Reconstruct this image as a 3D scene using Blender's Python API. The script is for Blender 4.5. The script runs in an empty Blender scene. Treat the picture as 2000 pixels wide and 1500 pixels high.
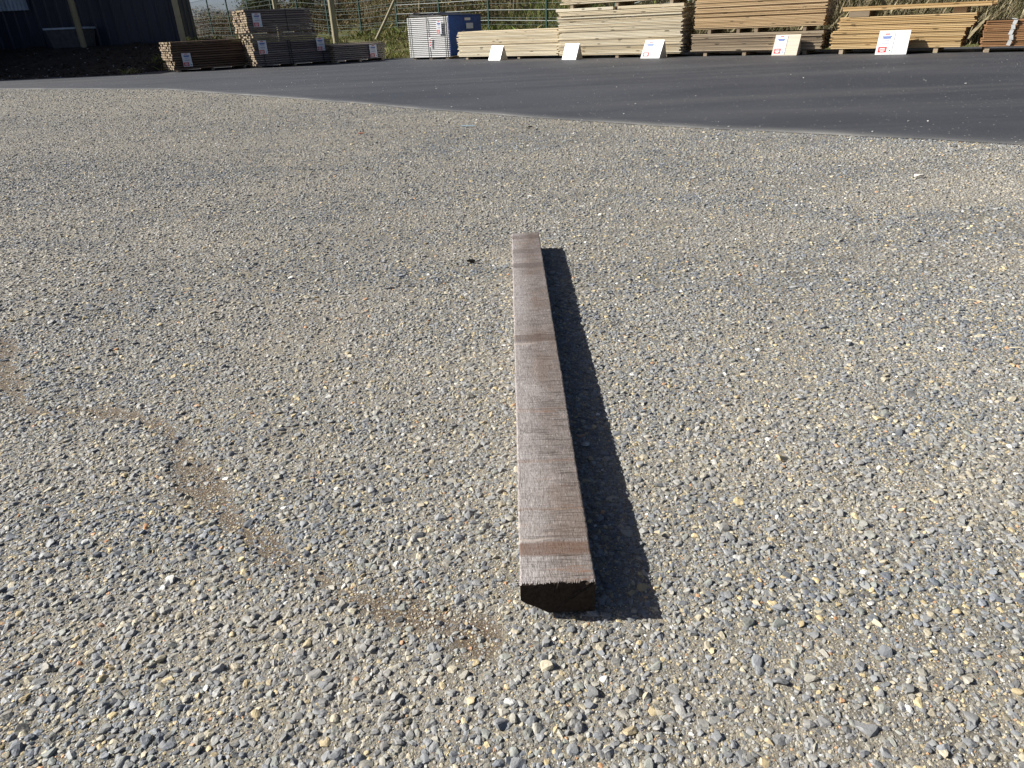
import bpy, bmesh, math, random
import numpy as np
from mathutils import Vector, Matrix
R_ = math.radians
random.seed(7)
rng = np.random.default_rng(11)
scene = bpy.context.scene
col = scene.collection

# ------------------------------------------------------------------ camera
CAM_H = 0.78
PITCH = math.atan(705 / 1350.0)
ROLL = R_(2.6)
cam_d = bpy.data.cameras.new('camera')
cam_d.sensor_width = 36.0
cam_d.lens = 24.3
cam_d.clip_start = 0.02
cam_d.clip_end = 3000
cam = bpy.data.objects.new('camera', cam_d)
col.objects.link(cam)
fw = Vector((0, math.cos(PITCH), -math.sin(PITCH)))
rt = Vector((1, 0, 0))
up = rt.cross(fw)
rr = rt * math.cos(ROLL) - up * math.sin(ROLL)
uu = up * math.cos(ROLL) + rt * math.sin(ROLL)
cam.matrix_world = Matrix(((rr.x, uu.x, -fw.x, 0), (rr.y, uu.y, -fw.y, 0), (rr.z, uu.z, -fw.z, CAM_H), (0, 0, 0, 1)))
scene.camera = cam

# ------------------------------------------------------------------ sky and sun
SUN_EL = R_(33)
SUN_DIR = Vector((-0.991, 0.13, 0)).normalized()          # where the sun stands, seen from above
world = bpy.data.worlds.new('World')
scene.world = world
world.use_nodes = True
wn = world.node_tree
bg = wn.nodes['Background']
sky = wn.nodes.new('ShaderNodeTexSky')
sky.sky_type = 'NISHITA'
sky.sun_disc = False
sky.sun_elevation = SUN_EL
sky.sun_rotation = math.atan2(SUN_DIR.x, SUN_DIR.y)
sky.air_density = 0.45
sky.dust_density = 1.5
sky.ozone_density = 1.5
wn.links.new(sky.outputs[0], bg.inputs[0])
bg.inputs[1].default_value = 0.05
sd = bpy.data.lights.new('sun', 'SUN')
sd.energy = 5.0
sd.angle = R_(0.53)
sd.color = (1.0, 0.965, 0.905)
sun = bpy.data.objects.new('sun', sd)
col.objects.link(sun)
sv = Vector((SUN_DIR.x * math.cos(SUN_EL), SUN_DIR.y * math.cos(SUN_EL), math.sin(SUN_EL)))
sun.rotation_euler = (-sv).to_track_quat('-Z', 'Y').to_euler()
sun.location = (-10, 2, 12)

scene.render.engine = 'CYCLES'
scene.view_settings.view_transform = 'Standard'
scene.view_settings.look = 'None'
scene.view_settings.gamma = 1
scene.view_settings.use_curve_mapping = False
scene.view_settings.exposure = 0.8

# ------------------------------------------------------------------ helpers
def tag(o, label=None, cat=None, group=None, kind=None):
    if label: o['label'] = label
    if cat: o['category'] = cat
    if group: o['group'] = group
    if kind: o['kind'] = kind
    return o

def empty(name, loc=(0, 0, 0), rz=0.0):
    o = bpy.data.objects.new(name, None)
    o.empty_display_size = 0.1
    col.objects.link(o)
    o.location = loc
    o.rotation_euler = (0, 0, rz)
    return o

def link(name, me, parent=None, loc=(0, 0, 0), rot=(0, 0, 0)):
    o = bpy.data.objects.new(name, me)
    col.objects.link(o)
    o.parent = parent
    o.location = loc
    o.rotation_euler = rot
    return o

class MB:
    """collects shapes, builds one mesh"""
    def __init__(s): s.v = []; s.f = []
    def add(s, vs, fs):
        n = len(s.v); s.v += [tuple(p) for p in vs]; s.f += [tuple(i + n for i in f) for f in fs]; return s
    def box(s, c, d, rot=None, bev=0.0):
        hx, hy, hz = d[0] / 2, d[1] / 2, d[2] / 2
        M = Matrix.Identity(3) if rot is None else rot
        c = Vector(c)
        if bev <= 0:
            vs = [Vector((x * hx, y * hy, z * hz)) for x in (-1, 1) for y in (-1, 1) for z in (-1, 1)]
            fs = [(0, 1, 3, 2), (4, 6, 7, 5), (0, 4, 5, 1), (2, 3, 7, 6), (0, 2, 6, 4), (1, 5, 7, 3)]
        else:                                   # long edges along x are chamfered
            b = bev
            pr = [(-hy + b, -hz), (hy - b, -hz), (hy, -hz + b), (hy, hz - b), (hy - b, hz), (-hy + b, hz), (-hy, hz - b), (-hy, -hz + b)]
            vs = [Vector((-hx, y, z)) for y, z in pr] + [Vector((hx, y, z)) for y, z in pr]
            fs = [tuple(reversed(range(8)))[::-1][::-1], tuple(range(8, 16))] + [(i, (i + 1) % 8, 8 + (i + 1) % 8, 8 + i) for i in range(8)]
        return s.add([M @ p + c for p in vs], fs)
    def tube(s, a, b, r0, r1=None, n=8, caps=True):
        a = Vector(a); b = Vector(b); r1 = r0 if r1 is None else r1
        d = (b - a).normalized(); e = d.orthogonal().normalized(); g = d.cross(e)
        vs = [a + (e * math.cos(2 * math.pi * i / n) + g * math.sin(2 * math.pi * i / n)) * r0 for i in range(n)]
        vs += [b + (e * math.cos(2 * math.pi * i / n) + g * math.sin(2 * math.pi * i / n)) * r1 for i in range(n)]
        fs = [(i, (i + 1) % n, n + (i + 1) % n, n + i) for i in range(n)]
        if caps: fs += [tuple(reversed(range(n))), tuple(range(n, 2 * n))]
        return s.add(vs, fs)
    def mesh(s, name, mat=None, smooth=False):
        me = bpy.data.meshes.new(name)
        me.from_pydata(s.v, [], s.f)
        bm = bmesh.new(); bm.from_mesh(me); bmesh.ops.recalc_face_normals(bm, faces=bm.faces); bm.to_mesh(me); bm.free()
        if smooth: me.polygons.foreach_set('use_smooth', [True] * len(me.polygons))
        if mat: me.materials.append(mat)
        me.update()
        return me
    def obj(s, name, mat, parent=None, loc=(0, 0, 0), rot=(0, 0, 0), smooth=False):
        return link(name, s.mesh(name, mat, smooth), parent, loc, rot)

def fast_mesh(name, verts, faces, mat=None, smooth=False):
    """verts Nx3, faces Mxk numpy"""
    me = bpy.data.meshes.new(name)
    k = faces.shape[1]
    me.vertices.add(len(verts)); me.vertices.foreach_set('co', np.asarray(verts, np.float32).ravel())
    me.loops.add(faces.size); me.loops.foreach_set('vertex_index', faces.astype(np.int32).ravel())
    me.polygons.add(len(faces)); me.polygons.foreach_set('loop_start', np.arange(0, faces.size, k, dtype=np.int32))
    me.polygons.foreach_set('loop_total', np.full(len(faces), k, np.int32))
    me.update(calc_edges=True)
    me.validate()
    if smooth: me.shade_smooth()
    else: me.shade_flat()
    if mat: me.materials.append(mat)
    return me

# value noise on numpy arrays
def _hash(ix, iy, seed):
    h = (ix.astype(np.int64) * 374761393 + iy.astype(np.int64) * 668265263 + seed * 1274126177) & 0xffffffff
    h = ((h ^ (h >> 13)) * 1274126177) & 0xffffffff
    return ((h ^ (h >> 16)) & 0xffff) / 65535.0
def vnoise(x, y, seed=0):
    x = np.asarray(x, float); y = np.asarray(y, float)
    ix = np.floor(x); iy = np.floor(y); fx = x - ix; fy = y - iy
    fx = fx * fx * (3 - 2 * fx); fy = fy * fy * (3 - 2 * fy)
    a = _hash(ix, iy, seed); b = _hash(ix + 1, iy, seed); c = _hash(ix, iy + 1, seed); d = _hash(ix + 1, iy + 1, seed)
    return (a * (1 - fx) + b * fx) * (1 - fy) + (c * (1 - fx) + d * fx) * fy
def fbm(x, y, o=4, seed=0):
    t = 0; a = .5
    for i in range(o): t = t + a * vnoise(x * 2 ** i, y * 2 ** i, seed + i * 17); a *= .5
    return t
def ss(t): t = np.clip(t, 0, 1); return t * t * (3 - 2 * t)

# ------------------------------------------------------------------ materials
class Mat:
    def __init__(s, name):
        s.m = bpy.data.materials.new(name); s.m.use_nodes = True
        s.nt = s.m.node_tree; s.b = s.nt.nodes['Principled BSDF']
    def n(s, t, **kw):
        o = s.nt.nodes.new(t)
        for k, v in kw.items():
            if k.startswith('i_'):
                key = k[2:]
                key = int(key) if key.isdigit() else key
                o.inputs[key].default_value = v
            else: setattr(o, k, v)
        return o
    def l(s, a, b): s.nt.links.new(a, b)
    def noise(s, vec, scale, detail=4, rough=.55, dist=0):
        o = s.n('ShaderNodeTexNoise'); o.inputs['Scale'].default_value = scale; o.inputs['Detail'].default_value = detail
        o.inputs['Roughness'].default_value = rough; o.inputs['Distortion'].default_value = dist
        s.l(vec, o.inputs['Vector']); return o.outputs['Fac']
    def ramp(s, fac, stops, interp='LINEAR'):
        o = s.n('ShaderNodeValToRGB'); o.color_ramp.interpolation = interp
        e = o.color_ramp.elements
        while len(e) < len(stops): e.new(0.5)
        for i, (p, c) in enumerate(stops):
            e[i].position = p; c = (c, c, c) if not isinstance(c, tuple) else c
            e[i].color = (*c[:3], 1)
        s.l(fac, o.inputs[0]); return o.outputs[0]
    def mix(s, fac, a, b, mode='MIX'):
        o = s.n('ShaderNodeMix', data_type='RGBA', blend_type=mode)
        for sock, v in ((o.inputs[0], fac), (o.inputs[6], a), (o.inputs[7], b)):
            if hasattr(v, 'is_linked'): s.l(v, sock)
            elif isinstance(v, tuple): sock.default_value = (*v[:3], 1)
            else: sock.default_value = v
        return o.outputs[2]
    def math(s, op, a, b=0.0, c=None):
        o = s.n('ShaderNodeMath', operation=op)
        for i, v in enumerate((a, b) if c is None else (a, b, c)):
            if hasattr(v, 'is_linked'): s.l(v, o.inputs[i])
            else: o.inputs[i].default_value = v
        return o.outputs[0]
    def map(s, vec, scale=(1, 1, 1), loc=(0, 0, 0)):
        o = s.n('ShaderNodeMapping'); o.inputs['Scale'].default_value = scale
        if hasattr(loc, 'is_linked'): s.l(loc, o.inputs['Location'])
        else: o.inputs['Location'].default_value = loc
        s.l(vec, o.inputs['Vector']); return o.outputs[0]
    def bump(s, h, strength=.5, dist=.01, normal=None):
        o = s.n('ShaderNodeBump'); o.inputs['Strength'].default_value = strength; o.inputs['Distance'].default_value = dist
        s.l(h, o.inputs['Height'])
        if normal: s.l(normal, o.inputs['Normal'])
        return o.outputs[0]
    def coord(s, which='Object'): return s.n('ShaderNodeTexCoord').outputs[which]
    def pos(s): return s.n('ShaderNodeNewGeometry').outputs['Position']
    def fin(s, c=None, rough=None, normal=None, spec=None, metal=None):
        if c is not None:
            if isinstance(c, tuple): s.b.inputs['Base Color'].default_value = (*c[:3], 1)
            else: s.l(c, s.b.inputs['Base Color'])
        if rough is not None:
            if hasattr(rough, 'is_linked'): s.l(rough, s.b.inputs['Roughness'])
            else: s.b.inputs['Roughness'].default_value = rough
        if normal is not None: s.l(normal, s.b.inputs['Normal'])
        if spec is not None: s.b.inputs['Specular IOR Level'].default_value = spec
        if metal is not None: s.b.inputs['Metallic'].default_value = metal
        return s.m

def plain(name, c, rough=.6, var=.25, scale=8, bump=0.0, spec=.4):
    m = Mat(name); v = m.coord()
    f = m.noise(v, scale, 5, .6)
    lo = tuple(x * (1 - var) for x in c); hi = tuple(min(1, x * (1 + var)) for x in c)
    cc = m.ramp(f, [(.3, lo), (.7, hi)])
    nrm = m.bump(f, .4, bump) if bump else None
    return m.fin(cc, rough, nrm, spec)

def dust_nodes(m, p):
    """pale tan dust lying on the old surface in long soft streaks (world position p), 0..1"""
    a = m.noise(m.map(p, (.55, 1.0, 1)), 1.0, 4, .55, .6)
    b = m.noise(m.map(p, (1.5, 3.4, 1), (4, 2, 0)), 1.0, 4, .6, .4)
    t = m.math('ADD', m.math('MULTIPLY', a, .62), m.math('MULTIPLY', b, .38))
    return m.ramp(t, [(.42, 0.0), (.60, 1.0)])

def mat_old_asphalt():
    m = Mat('old_asphalt'); p = m.pos()
    dust = dust_nodes(m, p)
    vor = m.n('ShaderNodeTexVoronoi'); vor.inputs['Scale'].default_value = 88
    m.l(p, vor.inputs['Vector'])
    vor.inputs['Randomness'].default_value = 1
    sep = m.n('ShaderNodeSeparateColor'); m.l(vor.outputs['Color'], sep.inputs[0])
    stone = m.ramp(sep.outputs[0], [(0, (.05, .057, .066)), (.35, (.18, .188, .195)), (.62, (.27, .267, .245)), (.8, (.31, .285, .225)), (.93, (.40, .34, .23)), (1, (.50, .47, .42))], 'LINEAR')
    fine = m.noise(p, 420, 3, .7)
    sand = m.ramp(fine, [(.3, (.085, .075, .06)), (.5, (.235, .212, .168)), (.72, (.45, .41, .33))])
    edge = m.ramp(vor.outputs['Distance'], [(.35, 0.0), (.62, 1.0)])
    # attribute: how close to the camera, real stones lie on top there and the sheet shows binder and sand
    at = m.n('ShaderNodeAttribute', attribute_name='surf'); sp = m.n('ShaderNodeSeparateColor'); m.l(at.outputs['Color'], sp.inputs[0])
    near, strip = sp.outputs[0], sp.outputs[1]
    k = m.math('MAXIMUM', edge, near)
    c = m.mix(k, stone, sand)
    c = m.mix(m.math('MULTIPLY', dust, .34), c, (.36, .325, .265))
    mot = m.noise(m.map(p, (1, .45, 1)), 14, 6, .75)
    c = m.mix(.75, c, m.ramp(mot, [(.34, .42), (.5, .92), (.66, 1.0)]), 'MULTIPLY')
    brown = m.ramp(fine, [(.3, (.05, .036, .024)), (.55, (.16, .12, .08)), (.75, (.36, .28, .19))])
    c = m.mix(strip, c, brown)
    hgt = m.math('ADD', m.math('MULTIPLY', m.math('SUBTRACT', 1.0, edge), m.math('SUBTRACT', 1.0, near)), m.math('MULTIPLY', fine, .35))
    return m.fin(c, .85, m.bump(hgt, .9, .007), .3)

def mat_stone(name):
    m = Mat(name)
    at = m.n('ShaderNodeAttribute', attribute_name='tint'); at.attribute_type = 'INSTANCER'
    p = m.pos()
    f = m.noise(p, 330, 4, .65)
    f2 = m.noise(p, 900, 2, .6)
    c = m.mix(.55, at.outputs['Color'], m.ramp(f, [(.25, .45), (.7, 1.0)]), 'MULTIPLY')
    dust = dust_nodes(m, p)
    c = m.mix(m.math('MULTIPLY', m.math('MULTIPLY', dust, f2), .75), c, (.42, .375, .295))
    return m.fin(c, .62, m.bump(f, .5, .0016), .42)

def mat_new_asphalt():
    m = Mat('new_asphalt'); p = m.pos()
    f = m.noise(p, 260, 4, .7)
    big = m.noise(m.map(p, (.35, .9, 1)), 1.0, 5, .6, .5)
    lane = m.noise(m.map(p, (.12, 1.6, 1), (3, 1, 0)), 1.0, 5, .65)
    c = m.ramp(f, [(.25, (.021, .023, .028)), (.55, (.045, .048, .056)), (.8, (.084, .087, .095))])
    c = m.mix(m.ramp(big, [(.4, 0.0), (.7, .38)]), c, (.10, .102, .108))
    c = m.mix(m.ramp(lane, [(.5, 0.0), (.72, .35)]), c, (.13, .127, .12))
    vor = m.n('ShaderNodeTexVoronoi'); vor.inputs['Scale'].default_value = 55; m.l(p, vor.inputs['Vector'])
    sep = m.n('ShaderNodeSeparateColor'); m.l(vor.outputs['Color'], sep.inputs[0])
    sp = m.math('MULTIPLY', m.math('GREATER_THAN', sep.outputs[0], .982), m.math('LESS_THAN', vor.outputs['Distance'], .34))
    c = m.mix(sp, c, (.36, .35, .33))
    ra = m.n('ShaderNodeAttribute', attribute_name='rim')
    c = m.mix(m.math('MULTIPLY', m.math('MULTIPLY', ra.outputs['Fac'], ra.outputs['Fac']), m.ramp(f, [(.35, .3), (.6, 1.0)])), c, (.34, .33, .30))   # chalky dust swept against the edge
    h = m.math('ADD', f, m.math('MULTIPLY', m.noise(p, 70, 3, .6), .6))
    return m.fin(c, .62, m.bump(h, .5, .004), .4)

def mat_soil():
    m = Mat('soil'); p = m.pos()
    f = m.noise(p, 5, 8, .7); g = m.noise(p, 40, 5, .7)
    c = m.ramp(f, [(.3, (.022, .017, .012)), (.55, (.05, .04, .03)), (.75, (.09, .072, .055))])
    c = m.mix(m.ramp(g, [(.62, 0.0), (.72, .6)]), c, (.24, .21, .17))
    return m.fin(c, .95, m.bump(g, .8, .05), .2)

def mat_grassground():
    m = Mat('grass_ground'); p = m.pos()
    f = m.noise(p, 2.2, 6, .65); g = m.noise(p, 30, 5, .7)
    c = m.ramp(f, [(.35, (.08, .10, .03)), (.5, (.14, .14, .055)), (.66, (.22, .175, .095))])
    c = m.mix(.5, c, m.ramp(g, [(.3, .3), (.7, 1.0)]), 'MULTIPLY')
    return m.fin(c, .95, m.bump(g, .8, .06), .15)

def mat_wood(name, lo, mid, hi, knots=.5, rough=.7, dark=.5):
    """sawn board: grain along local x, tone differs from board to board"""
    m = Mat(name); oi = m.n('ShaderNodeObjectInfo'); v = m.coord()
    off = m.n('ShaderNodeCombineXYZ')
    m.l(m.math('MULTIPLY', oi.outputs['Random'], 57.0), off.inputs[0]); m.l(m.math('MULTIPLY', oi.outputs['Random'], 31.0), off.inputs[1])
    add = m.n('ShaderNodeVectorMath', operation='ADD'); m.l(v, add.inputs[0]); m.l(off.outputs[0], add.inputs[1]); q = add.outputs[0]
    gr = m.noise(m.map(q, (1.3, 55, 55)), 1.0, 5, .6, .3)
    pat = m.noise(m.map(q, (1.1, 3, 3)), 1.0, 4, .6)
    tone = m.math('ADD', m.math('MULTIPLY', oi.outputs['Random'], .55), m.math('MULTIPLY', pat, .6))
    c = m.ramp(tone, [(.22, lo), (.55, mid), (.9, hi)])
    c = m.mix(.45, c, m.ramp(gr, [(.3, 1 - dark), (.65, 1.0)]), 'MULTIPLY')
    vor = m.n('ShaderNodeTexVoronoi'); vor.inputs['Scale'].default_value = 1.0
    m.l(m.map(q, (3.2, 9, 9)), vor.inputs['Vector'])
    kn = m.ramp(vor.outputs['Distance'], [(.13, knots), (.20, 0.0)])
    c = m.mix(kn, c, tuple(x * .22 for x in lo))
    return m.fin(c, rough, m.bump(gr, .4, .003), .3)

def mat_beam():
    m = Mat('old_timber'); v = m.coord()                # local y runs along the beam, x across
    sx = m.n('ShaderNodeSeparateXYZ'); m.l(v, sx.inputs[0]); X, Y = sx.outputs[0], sx.outputs[1]
    fib = m.noise(m.map(v, (520, 60, 300)), 1.0, 6, .68, 1.6)
    saw = m.noise(m.map(v, (20, 420, 60)), 1.0, 4, .6, .3)
    blot = m.noise(m.map(v, (10, 7, 7)), 1.0, 5, .6, .5)
    c = m.ramp(fib, [(.27, (.055, .042, .035)), (.5, (.215, .182, .163)), (.72, (.45, .405, .38))])
    c = m.mix(m.ramp(saw, [(.5, 0.0), (.62, .85)]), c, (.05, .034, .025))
    c = m.mix(m.ramp(blot, [(.45, 0.0), (.68, .55)]), c, (.16, .112, .08))
    # rusty scratches across
    ru = m.noise(m.map(v, (9, 60, 30), (3, 5, 1)), 1.0, 4, .6, .3)
    c = m.mix(m.ramp(ru, [(.62, 0.0), (.72, .6)]), c, (.25, .115, .05))
    # sun sheen painted as a pale streak down the left third
    wob = m.noise(m.map(v, (3, 6, 3), (7, 1, 2)), 1.0, 3, .6)
    lf = m.math('MULTIPLY', m.ramp(m.math('ADD', m.math('MULTIPLY', X, 9.0), m.math('MULTIPLY', wob, .9)), [(.10, 1.0), (.55, 0.0)]), .8)
    c = m.mix(m.math('MULTIPLY', lf, m.ramp(fib, [(.35, 0.0), (.7, 1.0)])), c, (.64, .60, .585))
    # darker bands where slats once lay across
    jig = m.math('MULTIPLY', m.math('SUBTRACT', m.noise(m.map(v, (30, 30, 10)), 1.0, 4, .7), .5), .010)
    Yj = m.math('ADD', Y, jig)
    for y0, y1, k, cc in ((.056, .090, .85, (.135, .072, .043)), (.845, .895, .7, (.10, .068, .052)), (1.44, 1.50, .6, (.085, .064, .055)), (1.60, 1.66, .5, (.10, .075, .06)), (1.78, 1.84, .6, (.10, .07, .055)),
                         (.305, .316, .4, (.2, .11, .06)), (.165, .172, .35, (.2, .11, .06)), (.50, .508, .35, (.2, .115, .07))):
        a = m.ramp(m.math('DIVIDE', m.math('SUBTRACT', Yj, y0), y1 - y0), [(0, 0.0), (.14, k), (.86, k), (1, 0.0)])
        c = m.mix(m.math('MULTIPLY', a, m.ramp(blot, [(.25, .55), (.6, 1.0)])), c, cc)
    # pale rim beside the bands
    for y0, y1 in ((.090, .096), (.830, .842)):
        a = m.ramp(m.math('DIVIDE', m.math('SUBTRACT', Yj, y0), y1 - y0), [(0, 0.0), (.3, .6), (.7, .6), (1, 0.0)])
        c = m.mix(m.math('MULTIPLY', a, m.ramp(m.math('ADD', X, .05), [(.03, 1.0), (.06, 0.0)])), c, (.48, .40, .34))
    h = m.math('ADD', fib, m.math('MULTIPLY', saw, -.8))
    return m.fin(c, m.ramp(fib, [(.3, .6), (.7, .36)]), m.bump(h, .9, .0022), .5)

def mat_attr(name, rough=.8, spec=.2, trans=0.0):
    m = Mat(name); at = m.n('ShaderNodeAttribute', attribute_name='tint')
    f = m.noise(m.pos(), 9, 4, .6)
    c = m.mix(.5, at.outputs['Color'], m.ramp(f, [(.3, .55), (.7, 1.0)]), 'MULTIPLY')
    return m.fin(c, rough, None, spec)

M = {}
M['old'] = mat_old_asphalt(); M['new'] = mat_new_asphalt(); M['soil'] = mat_soil(); M['grassground'] = mat_grassground()
M['stone'] = mat_stone('aggregate')
M['beam'] = mat_beam()
M['pine'] = mat_wood('pale_pine', (.58, .47, .30), (.72, .62, .44), (.80, .73, .56), .8)
M['tan'] = mat_wood('tan_pine', (.45, .30, .15), (.57, .40, .22), (.66, .49, .29), .8)
M['grey'] = mat_wood('grey_pine', (.22, .165, .11), (.36, .28, .19), (.50, .41, .29), .8)
M['gold'] = mat_wood('golden_pine', (.42, .26, .105), (.55, .37, .17), (.64, .47, .25), .7)
M['red'] = mat_wood('red_brown_board', (.24, .115, .05), (.34, .18, .08), (.42, .24, .12), .4)
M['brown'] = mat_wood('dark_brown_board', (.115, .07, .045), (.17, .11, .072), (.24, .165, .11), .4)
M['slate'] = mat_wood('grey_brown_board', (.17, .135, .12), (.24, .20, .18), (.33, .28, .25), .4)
M['white'] = mat_wood('whitewashed_board', (.76, .75, .72), (.82, .815, .80), (.86, .855, .84), .1, dark=.15)
M['post'] = mat_wood('round_post', (.27, .24, .15), (.36, .32, .21), (.44, .39, .27), .3)
M['endgrain'] = mat_wood('pale_end_grain', (.20, .145, .09), (.29, .22, .145), (.38, .31, .21), .0)
M['strap'] = plain('black_strap', (.012, .012, .013), .5)
M['whitestrap'] = plain('white_strap', (.62, .62, .60), .5)
M['blue'] = plain('blue_tarp', (.015, .065, .30), .45, .35, 14, .01)
M['blackwrap'] = plain('black_wrap', (.014, .014, .016), .4, .4, 10, .02)
M['paper'] = plain('white_paper', (.78, .79, .81), .55, .03)
M['panelw'] = plain('white_panel', (.80, .80, .79), .4, .03)
M['ply'] = mat_wood('plywood', (.60, .52, .40), (.66, .58, .46), (.71, .64, .52), .0)
M['redp'] = plain('red_print', (.62, .055, .05), .5, .08)
M['bluep'] = plain('blue_print', (.10, .16, .42), .5, .1)
M['greyp'] = plain('grey_print', (.30, .32, .40), .5, .1)
M['whitep'] = plain('white_print', (.82, .80, .80), .5, .02)
M['navy'] = plain('navy_cladding', (.018, .025, .046), .45, .15, 1.2)
M['frost'] = plain('translucent_sheet', (.34, .42, .52), .35, .25, 3)
M['fence'] = plain('green_fence', (.010, .045, .036), .45, .15)
M['wire'] = plain('fence_wire', (.09, .12, .11), .35, .15)
M['foldwire'] = plain('glint_wire', (.42, .46, .45), .35, .1)  # sun glint painted into the near fold wires as a paler colour
M['concrete'] = plain('concrete', (.075, .078, .085), .8, .35, 9, .01)
M['leaf'] = mat_attr('bramble_leaf'); M['blade'] = mat_attr('grass_blade')
M['bark'] = plain('bark', (.10, .075, .05), .9, .35, 20, .01)
M['bitumen'] = plain('bitumen_lump', (.012, .011, .010), .5, .4, 60, .002)
M['pale'] = plain('pale_stone', (.62, .58, .50), .7, .2, 60, .003)
M['speck'] = plain('speck_stone', (.50, .49, .46), .7, .3, 60)
M['plastic'] = plain('pale_blue_plastic', (.46, .62, .70), .35, .08)
M['straw'] = plain('straw', (.66, .58, .40), .6, .2, 50)
M['rust'] = plain('rust_leaf', (.38, .12, .05), .7, .3, 60)
M['roof'] = plain('slate_blue_roof', (.06, .075, .11), .5, .2, 2)

# ------------------------------------------------------------------ ground sheets
STRIP = [(-1.52, 1.93), (-1.34, 1.66), (-1.16, 1.47), (-.9, 1.43), (-.78, 1.36), (-.70, 1.25), (-.60, 1.10), (-.50, .99), (-.41, .91), (-.31, .84), (-.20, .77), (-.08, .72)]
def strip_mask(x, y):
    x = np.asarray(x, float); y = np.asarray(y, float)
    d = np.full(x.shape, 9.0)
    for (ax, ay), (bx, by) in zip(STRIP[:-1], STRIP[1:]):
        dx, dy = bx - ax, by - ay
        t = np.clip(((x - ax) * dx + (y - ay) * dy) / (dx * dx + dy * dy), 0, 1)
        d = np.minimum(d, np.hypot(x - ax - t * dx, y - ay - t * dy))
    w = .003 + .075 * fbm(x * 6, y * 6, 3, 5)
    return ss((w * 1.25 - d) / .030) * ss((fbm(x * 16, y * 16, 2, 8) + .05) / .3)
SEAM = [(-30, 24.0), (-14, 17.6), (-10.05, 15.35), (-5.76, 13.03), (-2.49, 9.71), (.11, 6.90), (1.31, 5.79), (2.33, 4.96), (3.16, 4.31), (6.0, 2.2), (14, -3.5)]
SX = np.array([p[0] for p in SEAM]); SY = np.array([p[1] for p in SEAM])
def seam_y(x): return np.interp(x, SX, SY)
NEAR_END = 6.2
def hz(x, y):
    return .006 * (fbm(x * 1.3 + 5, y * 1.3, 2, 21) - .5) * ss((7.0 - y) / 2.0) - .0035 * strip_mask(x, y)

def flat_sheet(name, pts, z, mat):
    me = MB().add([(x, y, z) for x, y in pts], [tuple(range(len(pts)))]).mesh(name, mat)
    return tag(link(name, me), kind='structure')
g = flat_sheet('ground', [(-900, -300), (900, -300), (900, 1500), (-900, 1500)], -.35, M['grassground'])

xs = np.unique(np.concatenate([np.linspace(-30, -4, 40), np.linspace(-4, -1.7, 30), np.linspace(-1.7, 1.4, 210), np.linspace(1.4, 4, 34), np.linspace(4, 14, 20)]))
ys = np.unique(np.concatenate([np.linspace(-8, .2, 12), np.linspace(.2, 2.3, 145), np.linspace(2.3, 7, 70), np.linspace(7, 26, 40)]))
X, Y = np.meshgrid(xs, ys)
V = np.c_[X.ravel(), Y.ravel(), hz(X, Y).ravel()]
nx, ny = len(xs), len(ys)
ii = (np.arange(ny - 1)[:, None] * nx + np.arange(nx - 1)[None]).ravel()
F = np.c_[ii, ii + 1, ii + nx + 1, ii + nx]
cx = V[F][:, :, 0].mean(1); cy = V[F][:, :, 1].mean(1)
keep = cy < seam_y(cx) + 1.0
me = fast_mesh('old_asphalt', V, F[keep], M['old'], True)
a = me.color_attributes.new('surf', 'FLOAT_COLOR', 'POINT')
vv = np.empty(len(me.vertices) * 3, np.float32); me.vertices.foreach_get('co', vv); vv = vv.reshape(-1, 3)
cc = np.zeros((len(vv), 4), np.float32); cc[:, 3] = 1
cc[:, 0] = .85 * (1 - ss((vv[:, 1] - 2.2) / 3.2)) * (1 - ss((np.abs(vv[:, 0]) - .8 - vv[:, 1]) / .4)); cc[:, 1] = strip_mask(vv[:, 0], vv[:, 1])
a.data.foreach_set('color', cc.ravel())
tag(link('old_asphalt', me), kind='structure')

# newer, darker asphalt laid over the old with a thin uneven edge
def seam_edge(x): return seam_y(x) + .10 * (fbm(x * 2.2, x * 0 + 3, 3, 41) - .45) + .03 * (fbm(x * 14, x * 0 + 3, 2, 42) - .5)
sx = np.unique(np.concatenate([np.linspace(-30, -6, 90), np.linspace(-6, 5, 330), np.linspace(5, 14, 30)]))
rows = [(0, .0), (.012, .010), (.05, .015)] + [(t, .016) for t in (.3, 1, 3, 8, 16, 30)]
V = np.concatenate([np.c_[sx, seam_edge(sx) + t, np.full_like(sx, z) + (.004 if k == 0 else 0)] for k, (t, z) in enumerate(rows)])
n = len(sx)
ii = (np.arange(len(rows) - 1)[:, None] * n + np.arange(n - 1)[None]).ravel()
F = np.c_[ii, ii + 1, ii + n + 1, ii + n]
me = fast_mesh('new_asphalt', V, F, M['new'], True)
at_ = me.color_attributes.new('rim', 'FLOAT_COLOR', 'POINT')
rim = np.concatenate([np.full(n, k_) for k_ in [1, 1, .8] + [0] * 6]) * np.tile(.25 + .75 * fbm(sx * 3, sx * 0, 3, 77), len(rows))
at_.data.foreach_set('color', np.c_[rim, rim, rim, np.ones_like(rim)].astype(np.float32).ravel())
tag(link('new_asphalt', me), kind='structure')
ZN = .016

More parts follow.
